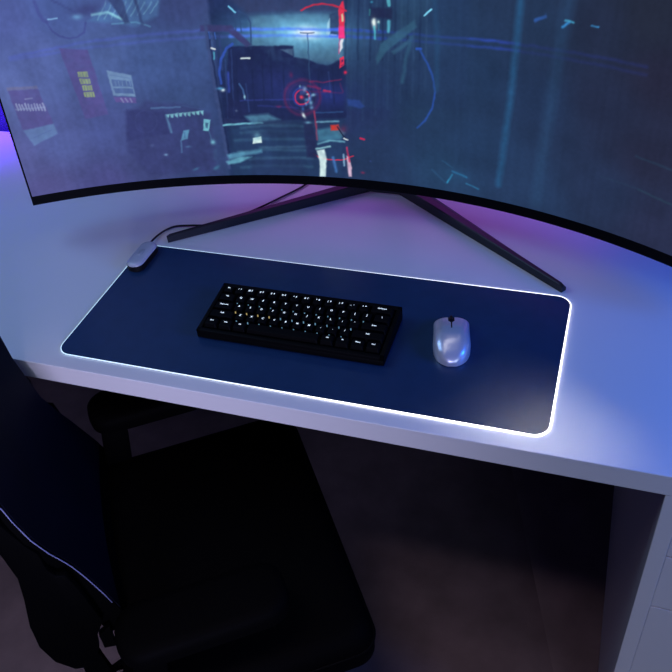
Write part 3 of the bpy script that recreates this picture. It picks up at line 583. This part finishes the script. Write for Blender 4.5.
def keycap_mesh(w, row):
    me = bpy.data.meshes.get('keycap_%g_%d' % (w, row))
    if me: return me
    W = w*U - .0009; D = U - .0009; h = .0092
    b = bmesh.new()
    rings = []
    for ins_x, ins_y, dy, z in ((0, 0, 0, 0), (.0004, .0004, 0, .001), (.0022, .0020, .0004, h-.0012), (.0028, .0026, .0005, h-.0003), (.0036, .0034, .0005, h)):
        rings.append([b.verts.new((x, y+dy, zz)) for x, y, zz in rrect(-W/2+ins_x, W/2-ins_x, -D/2+ins_y, D/2-ins_y, .0016, z, 3)])
    n = len(rings[0])
    for a, c in zip(rings, rings[1:]):
        for i in range(n): b.faces.new((a[i], a[(i+1) % n], c[(i+1) % n], c[i]))
    b.faces.new(rings[-1]); b.faces.new(rings[0][::-1])
    bmesh.ops.recalc_face_normals(b, faces=list(b.faces))
    me = bpy.data.meshes.new('keycap_%g_%d' % (w, row)); b.to_mesh(me); b.free(); me.materials.append(M['keycap'])
    return me
TXT = {}
def legend(parent, body, x, y, z, size, m, tilt=0., sx=1.):
    key = (body, size, m.name)
    if key not in TXT:
        TXT[key] = text_mesh(body, size); TXT[key].materials.append(m)
    o = bpy.data.objects.new('legend', TXT[key]); C.objects.link(o); o.parent = parent
    o.location = (x, y, z); o.rotation_euler = (tilt, 0, 0); o.scale = (sx, 1, 1)
    return o
for r, row in enumerate(ROWS):
    x = -7.5*U; y = (2-r)*U
    for nm, w in row:
        k = bpy.data.objects.new('keycap', keycap_mesh(w, r)); C.objects.link(k); k.parent = kb
        k.matrix_local = T @ Matrix.Translation((x+w*U/2, y, .0003))
        x += w*U
        zt = .00925
        if not nm: continue
        if nm in SYM:
            lg = legend(k, nm, .0021, .0022, zt, .0044, M['legend'])
            l2 = legend(k, SYM[nm], -.0021, .0020, zt, .0042, M['legend'])
        elif len(nm) == 1:
            legend(k, nm, 0, .0022, zt, .0048, M['legend'])
        else:
            legend(k, nm, 0, .0022, zt, .0033, M['legend'])
        if w == 1 and r > 0:
            # printing on the sloping front face
            g = M['goldglow'] if nm in 'ASDF' else M['sideglow']
            bb = MB(); bb.box((-.0009, -.0001, -.0018), (.0009, .0001, .0018), 0)
            s = bb.obj('side_legend', g, k); s.location = (-.003, -.0080, .0046); s.rotation_euler = (-.24, 0, 0)

# ------------------------------------------------------------------ mouse
ms = thing('computer_mouse', 'pearly white wireless mouse right of the keyboard on the pad', 'mouse', (.5818, .1455, DT+.00215), math.radians(12.5))
ML = .0955
def lerp(tab, t):
    for (a, va), (b_, vb) in zip(tab, tab[1:]):
        if t <= b_:
            f = (t-a)/(b_-a); f = f*f*(3-2*f)*.5 + f*.5
            return va+(vb-va)*f
    return tab[-1][1]
WID = [(0, .006), (.02, .0116), (.05, .0166), (.1, .0216), (.18, .0263), (.28, .0290), (.38, .0297), (.5, .0293), (.68, .0288), (.85, .0288), (.94, .0288), (.98, .0284), (1, .0276)]
HGT = [(0, .008), (.04, .0145), (.12, .0210), (.28, .0270), (.42, .0288), (.6, .0262), (.8, .0200), (.93, .0150), (.985, .0125), (1, .010)]
def msurf(t, a, sc=1., bow=.0075):
    w = lerp(WID, t)*sc; h = lerp(HGT, t)*sc
    c, s = math.cos(a), math.sin(a)
    e = .62
    x = w*math.copysign(abs(c)**e, c); z = h*abs(s)**.75
    w0 = lerp(WID, t)
    y = -ML/2 + ML*t - (bow*(x/w0)**2 if t > .8 else 0)*((t-.8)/.2)
    taper = 1 - .10*(1-abs(s))               # side walls draw in towards the base
    return (x*taper, y, .0008 + z)
def mring(t, sc=1., a0=0., a1=PI, n=28): return [msurf(t, a0+(a1-a0)*i/n, sc) for i in range(n+1)]
ts = [0, .012, .03, .06, .1, .15, .2, .26, .32, .38, .44, .5, .555]
b = MB(); b.loft([mring(t) for t in ts]); b.obj('shell', M['mouse'], ms, smooth=60)
b = MB(); b.loft([mring(t, .955) for t in (.55, .62, .7, .78, .86, .92, .96, .985)]); b.obj('front_chassis', M['black'], ms, smooth=60)
ts2 = [.558, .6, .65, .7, .75, .8, .85, .9, .94, .97, .99, 1.0]
for a0, a1 in ((0, PI/2-.055), (PI/2+.055, PI)):
    b = MB()
    rings = []
    for t in ts2:
        g = a0, a1
        if t < .80: g = (a0, a1)
        if t < .80: g = (0, PI/2-.004) if a1 < 2 else (PI/2+.004, PI)
        outer = mring(t, 1, g[0], g[1], 16); inner = mring(t, .95, g[0], g[1], 16)
        rings.append(outer + inner[::-1])
    b.loft(rings); b.obj('button', M['mouse'], ms, smooth=50)
b = MB()
for_r = []
wy, wz, wr = -ML/2+ML*.90, .0142, .0066
for xw, rr in ((-.0022, .8), (-.0018, 1), (.0018, 1), (.0022, .8)):
    for_r.append([(xw, wy+wr*rr*math.cos(2*PI*i/24), wz+wr*rr*math.sin(2*PI*i/24)) for i in range(24)])
b.loft(for_r); b.obj('scroll_wheel', M['black'], ms, smooth=40, label='black scroll wheel')
b = MB(); b.loft([rrect(-.0225, .0225, -.043, .0435, .016, 0, 6), rrect(-.0225, .0225, -.043, .0435, .016, .0012, 6)]); b.obj('base', M['black'], ms)

# ------------------------------------------------------------------ monitor
R = .95; PH = .637; HT = .362
mon = thing('curved_monitor', 'ultrawide curved monitor showing a dark neon street scene', 'monitor', (.3788, .56, DT))
MLOC = (.3788-.3788, .4407-.56, .8459-DT); MROT = (-.0662, 0, -.0170)
def cyl(phi, h, r): return (r*math.sin(phi), R - r*0 - R + (R - r) * 0 + (-R + r*math.cos(phi)) , h)
NP = 48
def arcgrid(phi0, phi1, h0, h1, r0, r1, n=NP):
    b = MB(); rings = []
    for i in range(n+1):
        f = phi0+(phi1-phi0)*i/n
        rings.append([cyl(f, h0, r0), cyl(f, h1, r0), cyl(f, h1, r1), cyl(f, h0, r1)])
    b.loft(rings); return b
BB, BS, BT = .0142, .0028/R, .010
b = MB()
for a in ((-PH, PH, 0, BB), (-PH, PH, HT-BT, HT)):
    rings = []
    for i in range(NP+1):
        f = a[0]+(a[1]-a[0])*i/NP
        lo, hi = a[2], a[3]
        rings.append([cyl(f, lo-.002*(lo == 0), R), cyl(f, hi, R), cyl(f, hi, R+.020), cyl(f, lo, R+.020), cyl(f, lo-.002*(lo == 0), R+.004)])
    b.loft(rings)
for a in ((-PH, -PH+BS), (PH-BS, PH)):
    rings = []
    for i in range(3):
        f = a[0]+(a[1]-a[0])*i/2
        rings.append([cyl(f, BB, R), cyl(f, HT-BT, R), cyl(f, HT-BT, R+.020), cyl(f, BB, R+.020)])
    b.loft(rings)
b.obj('bezel', M['bezel'], mon, MLOC, MROT)
b = MB(); rings = []
for i in range(NP+1):
    f = -PH+.004+(2*PH-.008)*i/NP
    g = 1-abs(2*i/NP-1)
    bul = .016*min(1, g*2.2)
    rings.append([cyl(f, .004, R+.0201), cyl(f, HT-.004, R+.0201), cyl(f, HT-.03, R+.026+bul), cyl(f, .03, R+.026+bul)])
b.loft(rings); b.obj('back_shell', M['shellback'], mon, MLOC, MROT, smooth=40)

# the picture on the screen: a rainy neon street, drawn in metres along and up the panel
def srgb2lin(c):
    c = np.clip(c, 0, 1); return np.where(c <= .04045, c/12.92, ((c+.055)/1.055)**2.4)
def paint(S, Hh):
    S0, H0 = S, Hh
    rng = np.random.default_rng(5)
    def noise(cell):                                # smooth value noise over the panel
        gx = (S0-S0.min())/cell; gy = (H0-H0.min())/cell
        g = rng.random((int(gy.max())+3, int(gx.max())+3)); ix = gx.astype(int); iy = gy.astype(int)
        fx = gx-ix; fy = gy-iy; fx = fx*fx*(3-2*fx); fy = fy*fy*(3-2*fy)
        return (g[iy, ix]*(1-fx)+g[iy, ix+1]*fx)*(1-fy)+(g[iy+1, ix]*(1-fx)+g[iy+1, ix+1]*fx)*fy-.5
    wx = noise(.012)*.0012+noise(.005)*.0009; wy = noise(.012)*.0012+noise(.005)*.0009
    img = np.zeros(S.shape+(3,)); wsum = np.zeros(S.shape)
    for (s, h), col in BASE:
        w = 1/((S-s)**2 + ((Hh-h)*1.15)**2 + 6e-4)**1.6
        img += w[..., None]*np.array(col)/255.; wsum += w
    img /= wsum[..., None]
    def comp(box, cov, col):
        sl = (slice(box[0], box[1]), slice(box[2], box[3]))
        cov = np.clip(cov*BLOT[sl], 0, 1)
        img[sl] = img[sl]*(1-cov[..., None]) + np.array(col)/255.*cov[..., None]
    sv, hv = S[0, :].copy(), Hh[:, 0].copy()
    BLOT = 1+noise(.006)*.3+noise(.025)*.2
    S = S0+wx; Hh = H0+wy
    def window(s0, s1, h0, h1):
        return (np.searchsorted(hv, h0), np.searchsorted(hv, h1), np.searchsorted(sv, s0), np.searchsorted(sv, s1))
    def segdist(X, Y, p, q):
        dx, dy = q[0]-p[0], q[1]-p[1]; l2 = dx*dx+dy*dy+1e-12
        t = np.clip(((X-p[0])*dx+(Y-p[1])*dy)/l2, 0, 1)
        return np.hypot(X-p[0]-t*dx, Y-p[1]-t*dy)
    for sh in SHAPES:
        if sh[0] == 'G':
            _, (s, h), rx, ry, col, a, ang = sh
            m_ = 2.6*max(rx, ry); bx = window(s-m_, s+m_, h-m_, h+m_)
            X = S[bx[0]:bx[1], bx[2]:bx[3]]-s; Y = Hh[bx[0]:bx[1], bx[2]:bx[3]]-h
            if X.size == 0: continue
            t = math.radians(-ang); Xr = X*math.cos(t)+Y*math.sin(t); Yr = -X*math.sin(t)+Y*math.cos(t)
            comp(bx, a*np.exp(-((Xr/rx)**2+(Yr/ry)**2)), col)
            continue
        pts = sh[1]
        w = sh[2] if sh[0] == 'L' else 0
        col, a, bl = (sh[3], sh[4], sh[5]) if sh[0] == 'L' else (sh[2], sh[3], sh[4])
        m_ = w+2*bl+.002
        ss = [p[0] for p in pts]; hh = [p[1] for p in pts]
        bx = window(min(ss)-m_, max(ss)+m_, min(hh)-m_, max(hh)+m_)
        X = S[bx[0]:bx[1], bx[2]:bx[3]]; Y = Hh[bx[0]:bx[1], bx[2]:bx[3]]
        if X.size == 0: continue
        d = np.full(X.shape, 9.)
        seq = list(zip(pts, pts[1:])) if sh[0] == 'L' else list(zip(pts, pts[1:]+pts[:1]))
        for p, q in seq: d = np.minimum(d, segdist(X, Y, p, q))
        if sh[0] == 'L': sd = d-w/2
        else:
            ins = np.zeros(X.shape, bool)
            for p, q in seq:
                c1 = (p[1] > Y) != (q[1] > Y)
                xi = p[0]+(Y-p[1])*(q[0]-p[0])/((q[1]-p[1]) or 1e-9)
                ins ^= c1 & (X < xi)
            sd = np.where(ins, -d, d)
        comp(bx, a*np.clip(.5-sd/(2*max(bl, 6e-4)), 0, 1), col)
    # faint grain of walls and rain in the picture
    g = np.sin(S*310+np.sin(S*83)*2)*np.sin(S*127+1.3)
    img *= (1+.018*g+.10*noise(.03)+.08*noise(.008)*np.exp(-((S0+.25)/.35)**2)+.05*noise(.004))[..., None]
    return srgb2lin(img)
NX = 860
sv = np.linspace(-(PH-BS)*R, (PH-BS)*R, NX)
hv = np.concatenate([np.arange(BB, .310, .00128), np.linspace(.310, HT-BT, 14)])
NH = len(hv)
S, Hh = np.meshgrid(sv, hv)
colr = paint(S, Hh)
RS = R+.0012
ph = S/R
co = np.stack([RS*np.sin(ph), -R+RS*np.cos(ph), Hh], -1).reshape(-1, 3)
me = bpy.data.meshes.new('screen')
idx = np.arange(NX*NH).reshape(NH, NX)
quads = np.stack([idx[:-1, :-1], idx[:-1, 1:], idx[1:, 1:], idx[1:, :-1]], -1).reshape(-1, 4)
me.vertices.add(len(co)); me.vertices.foreach_set('co', co.astype(np.float32).ravel())
me.loops.add(quads.size); me.loops.foreach_set('vertex_index', quads.astype(np.int32).ravel())
me.polygons.add(len(quads)); me.polygons.foreach_set('loop_start', np.arange(0, quads.size, 4, dtype=np.int32))
me.update(calc_edges=True)
at = me.color_attributes.new('picture', 'FLOAT_COLOR', 'POINT')
at.data.foreach_set('color', np.concatenate([colr.reshape(-1, 3), np.ones((len(co), 1))], 1).astype(np.float32).ravel())
me.polygons.foreach_set('use_smooth', np.ones(len(quads), bool))
sm = mat('screen_panel', (.002, .002, .0025), .5, spec=.03)
nt = sm.node_tree; an = nt.nodes.new('ShaderNodeAttribute'); an.attribute_name = 'picture'
nt.links.new(an.outputs['Color'], nt.nodes['Principled BSDF'].inputs['Emission Color'])
nt.nodes['Principled BSDF'].inputs['Emission Strength'].default_value = SCREEN
me.materials.append(sm)
scr = bpy.data.objects.new('screen', me); C.objects.link(scr); scr.parent = mon; scr.location = MLOC; scr.rotation_euler = MROT
scr['label'] = 'curved screen with a night street, red sign and target ring'

def leg(a, bpt, nrm, w0, w1, h0, h1):
    # tapered bar from the tip a to the apex, its front face upright, its top falling to the back
    a, bpt, nrm = Vector((*a, 0)), Vector((*bpt, 0)), Vector((*nrm, 0))
    o = Vector((.3788, .56, 0)); mb = MB(); rings = []
    for f in (0, .015, .25, .5, .75, 1):
        p = a.lerp(bpt, f)-o; w = w0+(w1-w0)*f; h = h0+(h1-h0)*f
        if f == 0: h *= .8
        up = Vector((0, 0, 1))
        rings.append([p, p+up*(h-.0015), p+nrm*.0015+up*h, p+nrm*w*.55+up*h, p+nrm*w+up*h*.55, p+nrm*w])
    mb.loft(rings); return mb
leg((.0390, .3045), (.375, .556), (-.603, .797), .010, .034, .0135, .021).obj('stand_leg', M['stand'], mon)
leg((.7195, .3005), (.385, .546), (.589, .808), .010, .034, .0135, .021).obj('stand_leg', M['stand'], mon)
MB().box((-.04, -.03, 0), (.04, .05, .024), .006).obj('stand_hub', M['stand'], mon)
MB().box((-.03, -.008, .02), (.03, .034, .30), .008).obj('stand_neck', M['stand'], mon)
MB().box((-.045, -.055, .19), (.045, -.004, .28), .006).obj('mount', M['stand'], mon)

# ------------------------------------------------------------------ gaming chair (local x = the way it faces, y = its left side)
CA = math.atan2(.586, .81)
CU, CN = .13, -.18
KS = .93                                          # a slightly small chair standing nearer the camera
CAMP = (.7567, -.7215, 1.5735)
bx_, by_ = CU*math.cos(CA)-CN*math.sin(CA), CU*math.sin(CA)+CN*math.cos(CA)
ch = thing('gaming_chair', 'black high-back gaming chair turned sideways under the desk edge', 'chair', (CAMP[0]+(bx_-CAMP[0])*KS, CAMP[1]+(by_-CAMP[1])*KS, 0), CA)
def zk(z): return CAMP[2]-(CAMP[2]-z)*KS
def q(u, n, z): return ((u-CU)*KS, (n-CN)*KS, zk(z))
def pq(poly): return [((u-CU)*KS, zk(z)) for u, z in poly]
def nk(n): return (n-CN)*KS
def rr(u0, u1, n0, n1, r, z, k=6): return [q(*p) for p in rrect(u0, u1, n0, n1, r, z, k)]
SU0, SU1, SN0, SN1 = -.02, .348, -.443, .058
b = MB(); b.loft([rr(SU0+i, SU1-i, SN0+i, SN1-i, max(.016, .036-i*.5), z, 8) for i, z in
     ((.03, .378), (.008, .384), (0, .400), (0, .440), (.004, .455), (.012, .465), (.026, .470), (.06, .469), (.1, .464))])
seat = b.obj('seat', M['leather'], ch, smooth=50)
b = MB(); b.tube(rr(SU0-.001, SU1+.001, SN0-.001, SN1+.001, .037, .436, 8), .0022, 6, closed=True); b.obj('seam', M['chairplastic'], seat, smooth=True)

# backrest: cushion face leans back from the seat and is waisted at the lumbar
ZN = [.455, .50, .54, .59, .63, .68, .72, .755, .785, .82, .87, .93, 1.0, 1.08, 1.15, 1.18]
NF = [.078, .070, .060, .047, .035, .024, .035, .047, .070, .09, .11, .12, .11, .085, .05, .02]
NN = [-.284, -.284, -.279, -.277, -.279, -.290, -.294, -.290, -.281, -.29, -.31, -.32, -.31, -.285, -.25, -.22]
def face_u(z): return -.005-.27*(z-.5)
rings = []
for z, nf, nn in zip(ZN, NF, NN):
    u = face_u(z); th = .042; nc = (nf+nn)/2
    k = 10; ring = []
    for i in range(k+1):
        n = nn+(nf-nn)*i/k; e = abs(2*i/k-1)
        ring.append(q(u - .010*(1-e**2), n, z))
    ring += [q(u-.012, nf+.004, z-.003), q(u-th, nf-.006, z-.01)]
    ring += [q(u-th-.008, nc, z-.012), q(u-th, nn+.006, z-.01), q(u-.012, nn-.004, z-.003)]
    rings.append(ring)
b = MB(); b.loft(rings); back = b.obj('backrest', M['leather'], ch, smooth=60)
b = MB(); rings = []
for z, nf, nn in zip(ZN, NF, NN):
    u = face_u(z); k = 10
    front = [q(u-.010*(1-abs(2*i/k-1)**2)+.0016, nn+.002+(nf-nn-.004)*i/k, z+.001) for i in range(k+1)]
    rear = [q(u-.010*(1-abs(2*i/k-1)**2)-.003, nn+.004+(nf-nn-.008)*i/k, z+.001) for i in range(k, -1, -1)]
    rings.append(front+rear)
b.loft(rings[1:-1]); b.obj('front_panel', M['face'], back, smooth=60, label='dark navy front panel of the backrest')
zs = [.52+.02*i for i in range(33)]
def itp(z, tab):
    for i in range(len(ZN)-1):
        if z <= ZN[i+1]:
            f = (z-ZN[i])/(ZN[i+1]-ZN[i]); return tab[i]+(tab[i+1]-tab[i])*f
    return tab[-1]
for tab, s in ((NN, -1), (NF, 1)):
    b = MB(); b.tube([q(face_u(z)-.001, itp(z, tab)+s*.001, z) for z in zs], .0008, 6); b.obj('piping', M['piping'], back, smooth=True)
# side plates of the back, with a slot behind the cushion, lobed at the hinge
outer = [(-.03, .505), (-.047, .476), (-.052, .445), (-.064, .415), (-.082, .403), (-.099, .408), (-.119, .443), (-.127, .492), (-.123, .547), (-.110, .612),
         (-.103, .658), (-.106, .715), (-.125, .80), (-.17, .95), (-.215, 1.10), (-.20, 1.16), (-.16, 1.10), (-.115, .93), (-.095, .80), (-.074, .72),
         (-.064, .694), (-.064, .66), (-.058, .640), (-.046, .634), (-.040, .60)]
for n0, n1 in ((-.300, -.288), (.046, .058)):
    b = MB(); b.prism(pq(outer), 'n', nk(n0), nk(n1), .002); b.obj('side_shell', M['chairplastic'], ch, smooth=40)
b = MB()
rings = []
for u, z in ((-.126, .80), (-.17, .95), (-.214, 1.09)):
    rings.append([q(u, -.288, z), q(u+.02, -.288, z), q(u+.02, .046, z), q(u, .046, z)])
b.loft(rings); b.obj('back_plate', M['chairplastic'], ch)
# recliner brackets
for n0, n1 in ((-.296, -.284), (.04, .052)):
    b = MB(); b.prism(pq(((-.086, .41), (-.060, .42), (-.056, .36), (.06, .34), (.06, .372), (-.03, .378), (-.075, .34), (-.09, .36))), 'n', nk(n0), nk(n1), .002)
    b.obj('bracket', M['chairplastic'], ch, smooth=40)
b = MB(); b.prism(pq(((-.046, .470), (-.026, .485), (-.030, .430), (-.047, .434))), 'n', nk(-.297), nk(-.287), .001); b.obj('recline_lever', M['chairplastic'], ch)
# armrests
for n0, n1, s in ((.010, .098, 1), (-.436, -.346, -1)):
    b = MB(); b.prism(pq(((.016, .585), (.062, .585), (.034, .39), (-.014, .39))), 'n', nk((n0+n1)/2-.014), nk((n0+n1)/2+.014), .004)
    arm = b.obj('armrest', M['chairplastic'], ch, smooth=40)
    b = MB(); b.loft([rr(.0+i, .236-i, n0+i, n1-i, .036-i*.5, z, 8) for i, z in ((.010, .566), (.001, .570), (0, .585), (.001, .596), (.006, .601), (.016, .603))])
    b.obj('arm_pad', M['leather'], arm, smooth=50)
    MB().box(q(-.014, n0 if s < 0 else -.01, .368), q(.034, -.38 if s < 0 else n1-.02, .402), .002).obj('arm_bracket', M['chairplastic'], arm)
# base
MB().box((-.10, -.09, zk(.345)), (.10, .09, zk(.379)), .008).obj('seat_mechanism', M['chairplastic'], ch)
b = MB(); b.tube([(0, 0, .09), (0, 0, .20)], .028, 20); b.tube([(0, 0, .20), (0, 0, zk(.348))], .016, 20); b.obj('gas_column', M['chairplastic'], ch, smooth=40)
for i in range(5):
    a = 2*PI*i/5+.25; d = Vector((math.cos(a), math.sin(a), 0)); s_ = Vector((-d.y, d.x, 0))
    b = MB(); b.loft([[d*r_+s_*w+Vector((0, 0, z1)), d*r_-s_*w+Vector((0, 0, z1)), d*r_-s_*w*.8+Vector((0, 0, z0)), d*r_+s_*w*.8+Vector((0, 0, z0))]
                      for r_, w, z0, z1 in ((.0, .028, .085, .135), (.13, .022, .08, .118), (.245, .017, .068, .09))])
    lg = b.obj('base_leg', M['chairplastic'], ch)
    b = MB(); c0 = d*.237
    for sg in (-1, 1):
        cc = c0+s_*sg*.014
        b.loft([[cc+s_*k_+d*(.028*rr_*math.cos(2*PI*j/16))+Vector((0, 0, .0285+.028*rr_*math.sin(2*PI*j/16))) for j in range(16)] for k_, rr_ in ((-.008, .85), (-.005, 1), (.005, 1), (.008, .85))])
    b.tube([c0+Vector((0, 0, .03)), c0+Vector((0, 0, .075))], .006, 10)
    b.obj('caster', M['chairplastic'], lg, smooth=40)

# ------------------------------------------------------------------ floor mat under the chair
fm = MB(); fm.loft([[(-1.25, -1.2, z), (.92 if False else .985, -.475, z), (.80, .102, z), (.641, .597, z), (-1.25, .60, z)] for z in (0.0002, .003)])
f = fm.obj('floor_mat', M['mat_']); f['label'] = 'dark floor mat lying under the gaming chair and desk'; f['category'] = 'mat'

# ------------------------------------------------------------------ light
w = bpy.data.worlds.new('room_dusk'); SC.world = w; w.use_nodes = True
w.node_tree.nodes['Background'].inputs['Color'].default_value = (*WORLD_C, 1)
w.node_tree.nodes['Background'].inputs['Strength'].default_value = WORLD
def area(name, loc, target, size, col, power, size_y=None, spread=PI, along=None):
    l = bpy.data.lights.new(name, 'AREA'); l.size = size; l.color = col; l.energy = power; l.spread = spread
    if size_y: l.shape = 'RECTANGLE'; l.size_y = size_y
    o = bpy.data.objects.new(name, l); C.objects.link(o); o.location = loc
    o.rotation_euler = (Vector(target)-Vector(loc)).to_track_quat('-Z', 'Y').to_euler()
    if along:                                     # the long side of the lamp runs along this direction
        z = (Vector(loc)-Vector(target)).normalized(); y = Vector(along); y = (y-z*y.dot(z)).normalized(); x = y.cross(z)
        o.rotation_euler = Matrix((x, y, z)).transposed().to_euler()
    return o
for a in LIGHTS: area(*a[0], **a[1])

# ------------------------------------------------------------------ camera
cam = bpy.data.cameras.new('camera'); cam.sensor_width = 36; cam.lens = 36*811.5029/672; cam.clip_start = .02
co_ = bpy.data.objects.new('camera', cam); C.objects.link(co_)
Rm = Matrix.Rotation(.386628865, 3, 'Z') @ Matrix.Rotation(.858176032, 3, 'X') @ Matrix.Rotation(-.111210751, 3, 'Z')
co_.matrix_world = Matrix.Translation((.756709376, -.721467151, 1.573545800)) @ Rm.to_4x4()
SC.camera = co_
vs = SC.view_settings
SC.display_settings.display_device = 'sRGB'
vs.view_transform = 'Standard'; vs.look = 'None'; vs.exposure = 0; vs.gamma = 1; vs.use_curve_mapping = False
